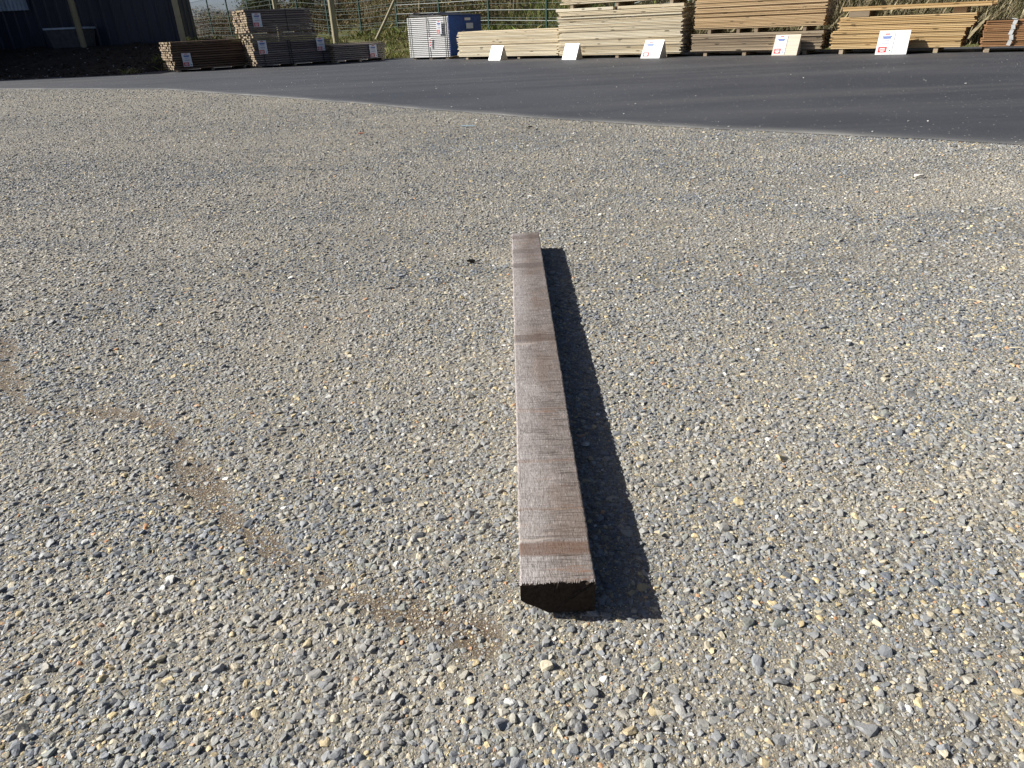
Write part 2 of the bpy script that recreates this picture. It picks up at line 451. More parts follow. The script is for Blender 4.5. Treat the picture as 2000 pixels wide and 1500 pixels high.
# banks behind the yard
EX = np.array([-60, -20, -12.5, -9.3, -8.8, -5, -3.0, -2.45, -.9, .3, 5, 8.8, 12, 30.]); EY = np.array([23, 19.8, 19.25, 18.9, 20.9, 22.4, 21.6, 21.4, 21.4, 20.2, 17.2, 14.6, 12.3, -1])
FP = np.array([[-16.34 + 1.6146 * k, 42.62 - 1.9087 * k] for k in range(-2, 17)]) * 1.1
FD = np.array([1.6146, -1.9087]) / 2.5; FN = np.array([-FD[1], FD[0]])
def edge_y(x): return np.interp(x, EX, EY)
def bank_h(x, y):
    x = np.asarray(x, float); y = np.asarray(y, float)
    t = (y - edge_y(x)) * .86
    e = (x - FP[0, 0]) * FN[0] + (y - FP[0, 1]) * FN[1]
    wl = 1 - ss((x + 9.0) / 1.2)
    wr = ss((x - 3.0) / 4.0)
    hl = .66 * ss(t / 4.4)
    hm = .45 * ss(t / 5.5) + np.clip((e - .6) * .42, 0, 3.2) * ss((y - 14) / 4)
    hr = np.clip((t - .15) * .62, 0, 3.4)
    h = wl * hl + (1 - wl) * (hm * (1 - wr) + hr * wr)
    n = (.16 * (fbm(x * 1.6, y * 1.6, 5, 61) - .5) + .05 * (fbm(x * 9, y * 9, 3, 62) - .5)) * ss(t / .8)
    return np.where(t < 0, -.06 + 0 * t, h + n + .02 * ss(t / .2) - .005)
bx = np.concatenate([np.linspace(-60, -18, 30), np.linspace(-17.5, 12, 330), np.linspace(12.4, 30, 24)])
bt = np.concatenate([[-.25, -.02], np.linspace(.0, 6, 70), np.linspace(6.3, 40, 60)])
BX = np.repeat(bx[None], len(bt), 0); BY = edge_y(BX) + bt[:, None] + .18 * (fbm(BX * 1.5, BX * 0, 3, 71) - .5)
V = np.c_[BX.ravel(), BY.ravel(), bank_h(BX, BY).ravel()]
n = len(bx); ii = (np.arange(len(bt) - 1)[:, None] * n + np.arange(n - 1)[None]).ravel()
F = np.c_[ii, ii + 1, ii + n + 1, ii + n]
cxm = V[F][:, :, 0].mean(1)
edgex = -8.9
soil = F[cxm < edgex]; gras = F[cxm >= edgex]
def sub(name, F, mat):
    u, inv = np.unique(F, return_inverse=True)
    return tag(link(name, fast_mesh(name, V[u], inv.reshape(F.shape), mat, True)), kind='structure')
sub('soil_bank', soil, M['soil']); sub('grass_bank', gras, M['grassground'])

# ------------------------------------------------------------------ loose aggregate of the old asphalt (real stones)
protos = bpy.data.collections.new('aggregate_shapes')
def ico(sub_):
    bm = bmesh.new(); bmesh.ops.create_icosphere(bm, subdivisions=sub_, radius=1.0)
    v = np.array([p.co[:] for p in bm.verts]); f = np.array([[q.index for q in t.verts] for t in bm.faces]); bm.free(); return v, f
ICO2 = ico(2); ICO1 = ico(1)
def rock(seed, base):
    r = np.random.default_rng(seed); v, f = base; v = v.copy()
    for _ in range(10):                                # chop planes: angular crushed rock
        nrm = r.normal(size=3); nrm /= np.linalg.norm(nrm); d = r.uniform(.42, .8)
        s = v @ nrm; m = s > d; v[m] -= np.outer(s[m] - d, nrm)
    s = v[:, 2]; m = s > .5; v[m, 2] = .5 + (s[m] - .5) * .15
    v += r.normal(scale=.035, size=v.shape)
    v *= np.array([r.uniform(.85, 1.2), r.uniform(.7, 1.0), r.uniform(.6, .85)])
    return v, f
for k in range(14):
    v, f = rock(100 + k, ICO2 if k < 9 else ICO1)
    protos.objects.link(bpy.data.objects.new('aggregate_shape', fast_mesh('aggregate_shape', v, f, M['stone'], False)))

PAL = np.array([(.115, .13, .15), (.15, .165, .185), (.19, .20, .21), (.235, .24, .235), (.27, .26, .225), (.37, .33, .24), (.45, .36, .20), (.48, .26, .13), (.60, .58, .55), (.20, .215, .20)])
PW = np.array([.12, .22, .22, .14, .12, .08, .035, .003, .008, .08]); PW = PW / PW.sum()
def grid_pts(x0, x1, y0, y1, cell, jit=.48):
    X, Y = np.meshgrid(np.arange(x0, x1, cell), np.arange(y0, y1, cell))
    X = X + (np.arange(X.shape[0]) % 2)[:, None] * cell * .5
    p = np.c_[X.ravel(), Y.ravel()]
    return p + rng.uniform(-jit, jit, p.shape) * cell
def in_view(p, mar=.12):
    hw = .70 + .97 * p[:, 1]
    return (np.abs(p[:, 0] + .03 * p[:, 1]) < hw + mar) & (p[:, 1] < seam_y(p[:, 0]) + .03)
P, S, I, K = [], [], [], []
def layer(p, size, spread, lo, hi, sandy=.72, grit=False):
    p = p[in_view(p)]
    if not grit:
        m = strip_mask(p[:, 0], p[:, 1]); p = p[rng.random(len(p)) > m * sandy]
        thin = ss((fbm(p[:, 0] * 3.1, p[:, 1] * 3.1, 3, 91) - .52) / .12) * .35      # sandy patches hold fewer stones
        p = p[rng.random(len(p)) > thin]
    s = size * np.exp(rng.normal(size=len(p)) * spread)
    s = np.clip(s, size * .45, size * 2.0)
    sc = np.c_[s, s, s * rng.uniform(.7, 1.15, len(p))]
    z = hz(p[:, 0], p[:, 1]) + sc[:, 2] * rng.uniform(-.28, .09, len(p))
    c = PAL[rng.choice(len(PAL), len(p), p=PW)]
    if grit: c = PAL[rng.choice(len(PAL), len(p), p=[.05, .08, .12, .1, .2, .2, .12, .02, .06, .05])]
    c = np.clip(c * 1.3, 0, .75) * rng.uniform(.68, 1.25, (len(p), 1))
    P.append(np.c_[p, z]); S.append(sc); I.append(rng.integers(lo, hi, len(p))); K.append(c)
def band(p, y0, y1, f0=.35, f1=.6):
    """soft start and end so that no line shows where one density takes over from the next"""
    k = ss((p[:, 1] - y0) / f0) * (1 - ss((p[:, 1] - y1) / f1))
    return p[rng.random(len(p)) < k]
layer(band(grid_pts(-2.9, 2.9, .20, 2.5, .0094), -1, 1.9), .0058, .28, 0, 9)
layer(band(grid_pts(-2.9, 2.9, .20, 2.5, .0300), -1, 1.9), .0092, .18, 0, 9)
layer(band(grid_pts(-2.6, 2.6, .20, 2.1, .0046), -1, 1.5, .3, .8), .0023, .34, 9, 14, grit=True)
layer(band(grid_pts(-4.4, 4.4, 1.9, 4.0, .0108), 1.9, 3.2, .6, .8), .0068, .34, 9, 14)
layer(band(grid_pts(-6.8, 6.0, 3.2, 6.0, .0145), 3.2, 5.0, .8, 1.0), .0080, .32, 9, 14)
layer(band(grid_pts(-9.5, 6.0, 5.0, 9.5, .0225), 5.0, 7.8, 1.0, 1.6), .0090, .30, 9, 14)
layer(band(grid_pts(-15, 0.5, 7.6, 17.5, .042), 7.8, 17, 1.2, 1.0), .0115, .35, 9, 14)
P = np.concatenate(P); S = np.concatenate(S); I = np.concatenate(I); K = np.concatenate(K)
print('stones', len(P))
me = bpy.data.meshes.new('asphalt_stones')
me.vertices.add(len(P)); me.vertices.foreach_set('co', P.astype(np.float32).ravel())
a = me.attributes.new('size', 'FLOAT_VECTOR', 'POINT'); a.data.foreach_set('vector', S.astype(np.float32).ravel())
rot = np.c_[rng.normal(scale=.22, size=(len(P), 2)), rng.uniform(0, 6.283, len(P))]
a = me.attributes.new('turn', 'FLOAT_VECTOR', 'POINT'); a.data.foreach_set('vector', rot.astype(np.float32).ravel())
a = me.attributes.new('shape', 'INT', 'POINT'); a.data.foreach_set('value', I.astype(np.int32))
a = me.attributes.new('tint', 'FLOAT_COLOR', 'POINT'); a.data.foreach_set('color', np.c_[K, np.ones(len(K))].astype(np.float32).ravel())
me.materials.append(M['stone'])
so = link('asphalt_stones', me)
tag(so, 'grey and tan crushed stones set in the old asphalt around the beam', 'stones', kind='stuff')
ng = bpy.data.node_groups.new('scatter_stones', 'GeometryNodeTree')
ng.interface.new_socket('Geometry', in_out='INPUT', socket_type='NodeSocketGeometry')
ng.interface.new_socket('Geometry', in_out='OUTPUT', socket_type='NodeSocketGeometry')
N = ng.nodes
gi = N.new('NodeGroupInput'); go = N.new('NodeGroupOutput'); iop = N.new('GeometryNodeInstanceOnPoints'); ci = N.new('GeometryNodeCollectionInfo')
ci.inputs['Collection'].default_value = protos; ci.inputs['Separate Children'].default_value = True; ci.inputs['Reset Children'].default_value = True
def named(nm, t):
    o = N.new('GeometryNodeInputNamedAttribute'); o.data_type = t; o.inputs['Name'].default_value = nm; return o.outputs['Attribute']
ng.links.new(gi.outputs[0], iop.inputs['Points']); ng.links.new(ci.outputs[0], iop.inputs['Instance'])
iop.inputs['Pick Instance'].default_value = True
ng.links.new(named('shape', 'INT'), iop.inputs['Instance Index']); ng.links.new(named('size', 'FLOAT_VECTOR'), iop.inputs['Scale'])
e2r = N.new('FunctionNodeEulerToRotation'); ng.links.new(named('turn', 'FLOAT_VECTOR'), e2r.inputs[0]); ng.links.new(e2r.outputs[0], iop.inputs['Rotation'])
ng.links.new(iop.outputs[0], go.inputs[0])
so.modifiers.new('scatter', 'NODES').node_group = ng

# ------------------------------------------------------------------ the beam
def make_beam():
    L, W, Hh = 1.868, .109, .060
    ny_ = 520
    yy = np.linspace(0, L, ny_)
    top = 72; side = 9; bot = 6
    prof = []
    for i in range(top): prof.append((-1 + 2 * i / (top - 1), 1.0))
    for i in range(1, side): prof.append((1.0, 1 - i / side))
    for i in range(bot): prof.append((1 - 2 * i / (bot - 1), 0.0))
    for i in range(1, side): prof.append((-1.0, i / side))
    prof = np.array(prof); n = len(prof)
    V = []
    for j, y in enumerate(yy):
        w = (W - .006 * y / L) / 2 + .0011 * (vnoise(np.array([y * 22]), np.array([0.]), 3)[0] - .5) + .0012 * (vnoise(np.array([y * 120]), np.array([0.]), 4)[0] - .5)
        x = prof[:, 0] * w; z = prof[:, 1] * Hh
        istop = prof[:, 1] > .99
        # worn arris
        e = np.clip((np.abs(prof[:, 0]) - .93) / .07, 0, 1) * istop
        z = z - .0016 * e ** 2
        z = z + istop * (.0011 * (fbm(x * 60 + 9, x * 0 + y * 5, 3, 33) - .5) + .0010 * (vnoise(x * 30, x * 0 + y * 260, 35) - .5))
        z = z - istop * (.0012 * ss((.07 - abs(y - .07)) / .07 * 1.0) if .056 < y < .09 else 0)
        x = x + (~istop) * (.0016 * (fbm(z * 90, z * 0 + y * 30, 2, 37) - .5)) * np.sign(prof[:, 0])
        # lower left corner is broken away near the front end
        ch = .036 * (1 - ss(y / .5)) + .004
        cz = .020 * (1 - ss(y / .5)) + .003
        k = np.clip(1 - z / max(cz, 1e-4), 0, 1)
        x = np.where(prof[:, 0] < -.5, np.maximum(x, -w + ch * k ** .8), x)
        V.append(np.c_[x, np.full(n, y), z])
    V = np.array(V)
    # splintered front edge
    r = np.random.default_rng(5)
    tp = prof[:, 1] > .99
    V[0, tp, 1] -= r.uniform(0, .0045, tp.sum()) * (r.random(tp.sum()) > .3)
    V[0, tp, 2] -= r.uniform(0, .0022, tp.sum())
    V[0, ~tp, 1] += r.uniform(-.001, .001, (~tp).sum())
    V[-1, :, 1] += r.uniform(-.002, .002, n)
    Vf = V.reshape(-1, 3)
    fs = []
    a = np.arange(ny_ - 1)[:, None] * n + np.arange(n)[None]; b = np.arange(ny_ - 1)[:, None] * n + (np.arange(n)[None] + 1) % n
    Q = np.c_[a.ravel(), b.ravel(), (b + n).ravel(), (a + n).ravel()]
    me = bpy.data.meshes.new('timber_beam')
    me.from_pydata(Vf.tolist(), [], [tuple(q) for q in Q] + [tuple(range(n)), tuple(reversed(range((ny_ - 1) * n, ny_ * n)))])
    bm = bmesh.new(); bm.from_mesh(me); bmesh.ops.recalc_face_normals(bm, faces=bm.faces); bm.to_mesh(me); bm.free()
    me.materials.append(M['beam'])
    eg = Mat('shaded_end_grain'); ev = eg.coord(); ef = eg.noise(ev, 160, 5, .7)  # end grain, coloured darker still to carry the back-lit end's shade
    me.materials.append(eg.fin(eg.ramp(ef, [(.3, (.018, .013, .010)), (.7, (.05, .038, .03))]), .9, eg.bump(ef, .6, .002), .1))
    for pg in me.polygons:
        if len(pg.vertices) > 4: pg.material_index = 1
    ang = -math.atan2(.077 - .053, 2.616 - .750)
    o = link('timber_beam', me, None, (.053, .750, .004), (0, 0, ang))
    return tag(o, 'long weathered brown wooden beam lying alone on the coarse old asphalt', 'beam')
make_beam()

# ------------------------------------------------------------------ timber packs
def pack(label, group, P, ang, L, depth, z0, z1, nl, nc, mat, bearers=(), jit=.012, base=ZN, straps=(), fill=.80, strapmat='strap', offx=0.0, offy=0.0, cut=None, name='board_stack', bw=.07, sag=0.0):
    """layers of boards; local x along the front, y to the back"""
    t = empty(name, (P[0], P[1], base), R_(ang))
    tag(t, label, 'timber stack', group)
    pitch = (z1 - z0) / nl; wd = depth / nc
    if mat in (M['brown'], M['slate']): fill = .74
    th = pitch * fill
    meshes = []
    for k in range(3):
        b = MB(); b.box((0, 0, 0), (L * (1 - .012 * k), wd * .97, th), None, min(th * .16, .006))
        bm_ = b.mesh('board', mat)
        if mat in (M['brown'], M['slate']):          # stained boards show paler sawn ends
            bm_.materials.append(M['endgrain']); bm_.polygons[0].material_index = 1; bm_.polygons[1].material_index = 1
        meshes.append(bm_)
    for l in range(nl):
        lx = random.uniform(-1, 1) * jit
        for c in range(nc):
            if cut and cut(l, c): continue
            ox = lx + random.uniform(-1, 1) * jit
            oy = random.uniform(-1, 1) * min(.010, wd * .1) if c == 0 else 0
            link('board', random.choice(meshes), t, (offx + L / 2 + ox, offy + wd * (c + .5) + oy, z0 - base + pitch * (l + .5)),
                 (0, random.uniform(-1, 1) * .0015, random.uniform(-1, 1) * .002))
    for x in bearers:
        zb = bearers_base.get(label, 0.0)
        b = MB(); b.box((0, 0, 0), (bw, depth * .98, z0 - base - zb - .002)); b.obj('bearer', M['grey'], t, (offx + x * L, offy + depth / 2 + .01, (z0 - base + zb) / 2))
    for x in straps:
        b = MB()
        b.box((0, -.016, (z0 + z1) / 2 - base), (.016, .003, z1 - z0 + .02)); b.box((0, depth / 2, z1 - base + .006), (.016, depth + .03, .003))
        b.obj('strap', M[strapmat], t, (offx + x * L, offy, 0))
    return t
bearers_base = {}
LG = 'stacks of dark boards in the shade'
RG = 'stacks of pale sawn boards in the sun'
def along(P, ang, d): return (P[0] + d * math.cos(R_(ang)), P[1] + d * math.sin(R_(ang)))
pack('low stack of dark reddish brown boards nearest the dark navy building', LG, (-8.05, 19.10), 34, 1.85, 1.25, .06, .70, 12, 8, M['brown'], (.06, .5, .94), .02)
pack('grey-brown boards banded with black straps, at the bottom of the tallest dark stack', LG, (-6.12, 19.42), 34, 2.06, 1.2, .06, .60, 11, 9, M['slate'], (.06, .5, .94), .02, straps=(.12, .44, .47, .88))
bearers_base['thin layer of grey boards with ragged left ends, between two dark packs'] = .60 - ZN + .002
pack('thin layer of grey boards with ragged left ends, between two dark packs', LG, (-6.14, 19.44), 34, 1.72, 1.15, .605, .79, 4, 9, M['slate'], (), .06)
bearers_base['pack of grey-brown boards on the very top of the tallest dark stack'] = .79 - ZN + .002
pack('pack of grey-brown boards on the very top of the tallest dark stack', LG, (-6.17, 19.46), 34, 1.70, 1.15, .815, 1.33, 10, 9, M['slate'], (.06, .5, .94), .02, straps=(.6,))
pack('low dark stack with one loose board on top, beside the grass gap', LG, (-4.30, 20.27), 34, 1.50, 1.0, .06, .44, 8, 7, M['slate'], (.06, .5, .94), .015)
t = empty('loose_board', (-4.38, 20.24, .448), R_(33.5)); tag(t, 'single pale-edged board lying loose on the low dark stack', 'board')
MB().box((.78, .10, .016), (1.56, .15, .026), None, .003).obj('plank', M['grey'], t)
MB().box((.60, .34, .016), (1.25, .16, .026), None, .003).obj('plank', M['grey'], t)

# ---- white pack with blue wrap
def white_pack():
    A = -30; P = (-2.30, 20.30)
    t = empty('white_board_stack', (P[0], P[1], ZN), R_(A))
    tag(t, 'tall pack of whitewashed boards with black straps and a blue wrapped side', 'timber stack')
    L, D, z0, z1, nl = 1.28, 1.55, .05, .985, 21
    pitch = (z1 - z0) / nl
    b = MB(); b.box((0, 0, 0), (L, D / 5 * .97, pitch * .62), None, .003); bm_ = b.mesh('board', M['white'])
    bs = MB(); bs.box((0, 0, 0), (.03, D - .04, pitch * .38)); sm = bs.mesh('spacer', M['strap'])
    for l in range(nl):
        ox = random.uniform(-.005, .005)
        for c in range(5):
            link('board', bm_, t, (L / 2 + ox, D / 5 * (c + .5) + (random.uniform(-.003, .003) if c == 0 else 0), z0 + pitch * (l + .31)))
        if l < nl - 1:
            for x in (.08, .5, .94): link('spacer', sm, t, (L * x, D / 2 + .015, z0 + pitch * (l + .81)))
    for x in (.05, .49, .91, .955):
        b = MB(); b.box((0, -.014, (z0 + z1) / 2), (.018, .003, z1 - z0)); b.obj('strap', M['strap'], t, (L * x, 0, 0))
    for x in (.1, .5, .9):
        MB().box((0, 0, 0), (.09, D * .96, z0 - .004)).obj('bearer', M['grey'], t, (L * x, D / 2, z0 / 2 - .001))
    # wrap: wrinkled blue sheet on the right side, black film on top
    nu, nw = 40, 26; vs = []; fs = []
    for i in range(nu):
        for j in range(nw):
            y = -.012 + (D + .02) * i / (nu - 1); z = .07 + (z1 + .015 - .07) * j / (nw - 1)
            vs.append((L + .022 + .022 * (float(fbm(np.array(y * 5), np.array(z * 5), 3, 12)) - .5), y, z))
    for i in range(nu - 1):
        for j in range(nw - 1): a = i * nw + j; fs.append((a, a + 1, a + nw + 1, a + nw))
    w = MB().add(vs, fs).obj('blue_wrap', M['blue'], t, smooth=True)
    sm_ = w.modifiers.new('thick', 'SOLIDIFY'); sm_.thickness = .004
    vs = []; fs = []
    for i in range(34):
        for j in range(30):
            x = .06 + (L - .02) * i / 33; y = -.01 + (D + .01) * j / 29
            vs.append((x, y, z1 + .012 + .13 * float(fbm(np.array(x * 4), np.array(y * 4), 3, 15)) * float(ss(np.array(x / .25))) * float(ss(np.array((L + .1 - x) / .7)))))
    for i in range(33):
        for j in range(29): a = i * 30 + j; fs.append((a, a + 1, a + 31, a + 30))
    w = MB().add(vs, fs).obj('top_film', M['blackwrap'], t, smooth=True)
    sm_ = w.modifiers.new('thick', 'SOLIDIFY'); sm_.thickness = .004
    # stickers and torn round mark on the blue side
    MB().box((L + .038, .95, .74), (.003, .34, .13)).obj('sticker', M['paper'], t)
    MB().box((L + .038, .86, .90), (.003, .28, .06)).obj('sticker', M['whitep'], t)
    b = MB()
    for k in range(15):
        a0 = k / 15 * 1.45 * math.pi - .35; a1 = (k + .8) / 15 * 1.45 * math.pi - .35
        b.tube((L + .040, .62 + .16 * math.cos(a0), .52 + .10 * math.sin(a0)), (L + .040, .62 + .16 * math.cos(a1), .52 + .10 * math.sin(a1)), .010, n=5)
    b.obj('round_mark', M['whitep'], t)
    # tag hanging on the front, red marks on the front edge
    return t
white_pack()

pack('low long stack of pale boards directly right of the blue-wrapped pack', RG, (-.97, 19.04), -34.2, 2.86, 1.0, .075, .63, 21, 8, M['pine'], (.09, .62), .02)
pack('large pale board stack a metre high with a second load above it', RG, (1.36, 17.17), -31.3, 2.84, 1.0, .075, .93, 33, 7, M['pine'], (.12, .50, .88), .022)
for k, (zz, o, LL, mt) in enumerate(((.955, -.05, 1.35, 'pine'), (.955, 1.40, 1.42, 'pine'))):
    t = empty('loose_board', (*along((1.36, 17.17), -31.3, o), .93), R_(-31.3 + (.6 if k else -.4)))
    tag(t, ('pale boards lying loose on the left half of the large pale stack', 'pale boards lying loose on the right half of the large pale stack')[k], 'board')
    for j in range(3): MB().box((LL / 2, .10 + .28 * j, .038), (LL, .14, .055), None, .004).obj('plank', M[mt], t)
bearers_base['pale boards on two bearers above the large pale stack, cut off by the frame'] = .995 - ZN
pack('pale boards on two bearers above the large pale stack, cut off by the frame', RG, (1.36, 17.17), -31.3, 2.75, .95, 1.075, 1.5, 14, 7, M['pine'], (.09, .47, .9), .02, offx=.08, offy=.03)
pack('weathered greyish low stack under the tall tan stack', RG, (3.97, 15.66), -32.2, 2.52, 1.0, .085, .42, 15, 7, M['grey'], (.12, .43, .88), .01)
bearers_base['tall pack of tan boards resting on bearers over the greyish low stack'] = .42 - ZN + .002
pack('tall pack of tan boards resting on bearers over the greyish low stack', RG, (3.97, 15.66), -32.2, 2.48, 1.0, .50, 1.42, 38, 7, M['tan'], (.13, .36, .50, .86), .008, offx=.03, bw=.06)
pack('lower pack of golden boards right of the tall tan stack', RG, (6.20, 14.22), -36.3, 2.14, .9, .10, .40, 12, 6, M['gold'], (.10, .82), .012)
bearers_base['upper pack of golden boards with loose boards raised above it'] = .40 - ZN
pack('upper pack of golden boards with loose boards raised above it', RG, (6.20, 14.22), -36.3, 2.16, .86, .405, .62, 8, 6, M['gold'], (), .02, offx=.08, offy=.012)
t = empty('raised_boards', (*along((6.20, 14.22), -36.3, .16), .62), R_(-36.3)); tag(t, 'two long golden boards on a thick bearer above the golden packs', 'board')
MB().box((.26, .40, .045), (.34, .78, .09)).obj('bearer', M['grey'], t)
MB().box((1.82, .45, .045), (.20, .70, .09)).obj('bearer', M['grey'], t)
for j in range(4):
    MB().box((1.14 + random.uniform(-.04, .04), .10 + .19 * j, .112), (2.30, .16, .034), None, .004).obj('plank', M['gold'], t)
    MB().box((1.14 + random.uniform(-.04, .04), .10 + .19 * j, .148), (2.30, .16, .030), None, .004).obj('plank', M['gold'], t)
pack('reddish brown board pack with white bands at the right edge of the yard', RG, (8.10, 12.74), -30, 1.9, .9, .10, .49, 14, 6, M['red'], (.06, .5, .94), .012, straps=(), )
for k in range(3):
    t = empty('white_band', (*along((8.10, 12.74), -30, .40 + .52 * k), ZN), R_(-30))
    tag(t, ('white plastic band round the left of the reddish brown pack', 'white plastic band round the middle of the reddish brown pack', 'white plastic band round the right of the reddish brown pack')[k], 'band')
    b = MB()
    for s_ in range(5): b.box((.012 * math.sin(s_ * 2.1), -.020, .10 + .078 * s_ + .04), (.055, .004, .076), Matrix.Rotation(.22 * (-1) ** s_, 3, 'Y'))
    b.box((0, .44, .492), (.055, .94, .005)); b.obj('band', M['whitestrap'], t)

# ------------------------------------------------------------------ price sheets
def prints(parent, w, h, y, red='lower_left', logo=True, faint=False):
    """print on a sheet: local x across, z up, y towards the viewer is negative"""
    if logo: MB().box((w * .5, y, h * .93), (w * .34, .0012, h * .055)).obj('logo_print', M['redp'], parent)
    for k, (zz, ww) in enumerate(((.80, .66), (.735, .52), (.62, .42), (.50, .60), (.445, .5))):
        MB().box((w * .5, y, h * zz), (w * ww, .0012, h * (.055 if k < 2 else .028))).obj('text_line', M['bluep'] if k < 2 else M['greyp'], parent)
    r = MB().box((w * .34, y, h * .18), (w * .58, .0012, h * .27)).obj('price_box', M['redp'], parent)
    for zz, ww in ((.235, .36), (.165, .42), (.105, .26)):
        MB().box((w * .34, y - .0010, h * zz), (w * ww, .0012, h * .035)).obj('price_line', M['whitep'], r)
    MB().box((w * .85, y, h * .13), (w * .10, .0012, h * .07)).obj('mark_print', M['bluep'], parent)

def tag_sheet(label, P, ang, d, z, tilt, w=.215, h=.305, off=-.045):
    q = along(P, ang, d); n = (math.sin(R_(ang)), -math.cos(R_(ang)))
    t = empty('price_sheet', (q[0] - n[0] * off, q[1] - n[1] * off, z), R_(ang)); tag(t, label, 'sign', 'price sheets on the dark stacks')
    t.rotation_euler = (0, R_(tilt), R_(ang))
    MB().box((w / 2, 0, h / 2), (w, .003, h)).obj('sheet', M['paper'], t)
    prints(t, w, h, -.0024)
tag_sheet('price sheet on the dark reddish brown stack by the navy building', (-8.05, 19.10), 34, .22, .13, 0, off=-.055)
tag_sheet('price sheet on the topmost pack of the tallest dark stack', (-6.17, 19.46), 34, .16, .94, 0, off=-.03)
tag_sheet('left one of two price sheets on the strapped lower dark pack', (-6.12, 19.42), 34, .13, .33, 0, off=-.05)
tag_sheet('right one of two price sheets on the strapped lower dark pack', (-6.12, 19.42), 34, 1.66, .33, 0, off=-.05)
tag_sheet('price sheet on the low dark stack beside the grass gap', (-4.30, 20.27), 34, 1.02, .10, 0, off=-.035)
tag_sheet('narrow price sheet on the whitewashed pack', (-2.30, 20.30), -30, .93, .60, 0, .15, .30, off=-.03)
t = empty('red_label', (*along((-2.30, 20.30), -30, .66), .30), R_(-30)); tag(t, 'small red marked label low on the front of the whitewashed pack', 'label')
MB().box((.03, -.028, .12), (.05, .003, .22)).obj('sheet', M['paper'], t)
for k in range(3): MB().box((.034, -.0305, .05 + .06 * k), (.034, .0012, .035)).obj('red_print', M['redp'], t)

# ------------------------------------------------------------------ wedge-shaped sign stands on the asphalt
def sign_stand(label, P, Q, h, lean, face, paper, text):
    ang = math.atan2(Q[1] - P[1], Q[0] - P[0]); w = math.hypot(Q[0] - P[0], Q[1] - P[1])
    t = empty('sign_stand', (P[0], P[1], ZN), ang); tag(t, label, 'sign', 'sign stands in front of the pale stacks')
    th = math.atan2(lean, h); hl = math.hypot(h, lean); Rm = Matrix.Rotation(-th, 3, 'X')
    fr = MB(); fr.box((w / 2, lean / 2 + .006, h / 2), (w, .018, hl), Rm); f = fr.obj('front_panel', face, t)
    for x in (.012, w - .012):
        b = MB(); d = .016
        prof = [(.03, .0), (lean + .13, .0), (lean + .03, h - .02)]
        b.add([(x - d / 2, y, z) for y, z in prof] + [(x + d / 2, y, z) for y, z in prof], [(0, 1, 2), (5, 4, 3), (0, 3, 4, 1), (1, 4, 5, 2), (2, 5, 3, 0)])
        b.obj('side_panel', M['ply'], t)
    b = MB(); b.box((w / 2, lean + .085, (h - .02) / 2), (w - .05, .012, h - .03), Matrix.Rotation(math.atan2(.10, h), 3, 'X')); b.obj('back_panel', M['ply'], t)
    # sheet glued on the sloping face
    pw, ph = paper
    s = MB().box((pw / 2, 0, ph / 2), (pw, .002, ph)).obj('sheet', M['paper'], t)
    s.location = (w * .045, -.006, .03); s.rotation_euler = (-th, 0, 0)
    nrm = Vector((0, -math.cos(th), math.sin(th)))
    s.location = Vector((w * .045, lean * .05, h * .05)) + nrm * .0085
    if text: prints(s, pw, ph, -.0018)
    else:
        MB().box((pw * .35, -.0018, ph * .16), (pw * .22, .0012, ph * .05)).obj('text_line', M['greyp'], s)
        MB().box((pw * .5, -.0018, ph * .80), (pw * .3, .0012, ph * .04)).obj('text_line', M['greyp'], s)
    return t
sign_stand('nearly blank white sign stand leftmost in front of the pale stacks', (-.21, 17.94), (.06, 17.70), .30, .15, M['panelw'], (.24, .29), False)
sign_stand('small white sign stand at the join of the two pale stacks', (1.41, 16.65), (1.69, 16.42), .31, .15, M['panelw'], (.24, .29), False)
sign_stand('white sign stand at the right end of the large pale stack', (2.96, 15.73), (3.29, 15.46), .33, .20, M['panelw'], (.25, .34), True)
sign_stand('bare plywood sign stand with a white price sheet on its left half', (5.25, 14.55), (5.63, 14.29), .35, .18, M['ply'], (.21, .36), True)
sign_stand('white sign stand with a red price box in front of golden boards', (6.66, 13.37), (7.08, 13.12), .37, .24, M['panelw'], (.23, .38), True)

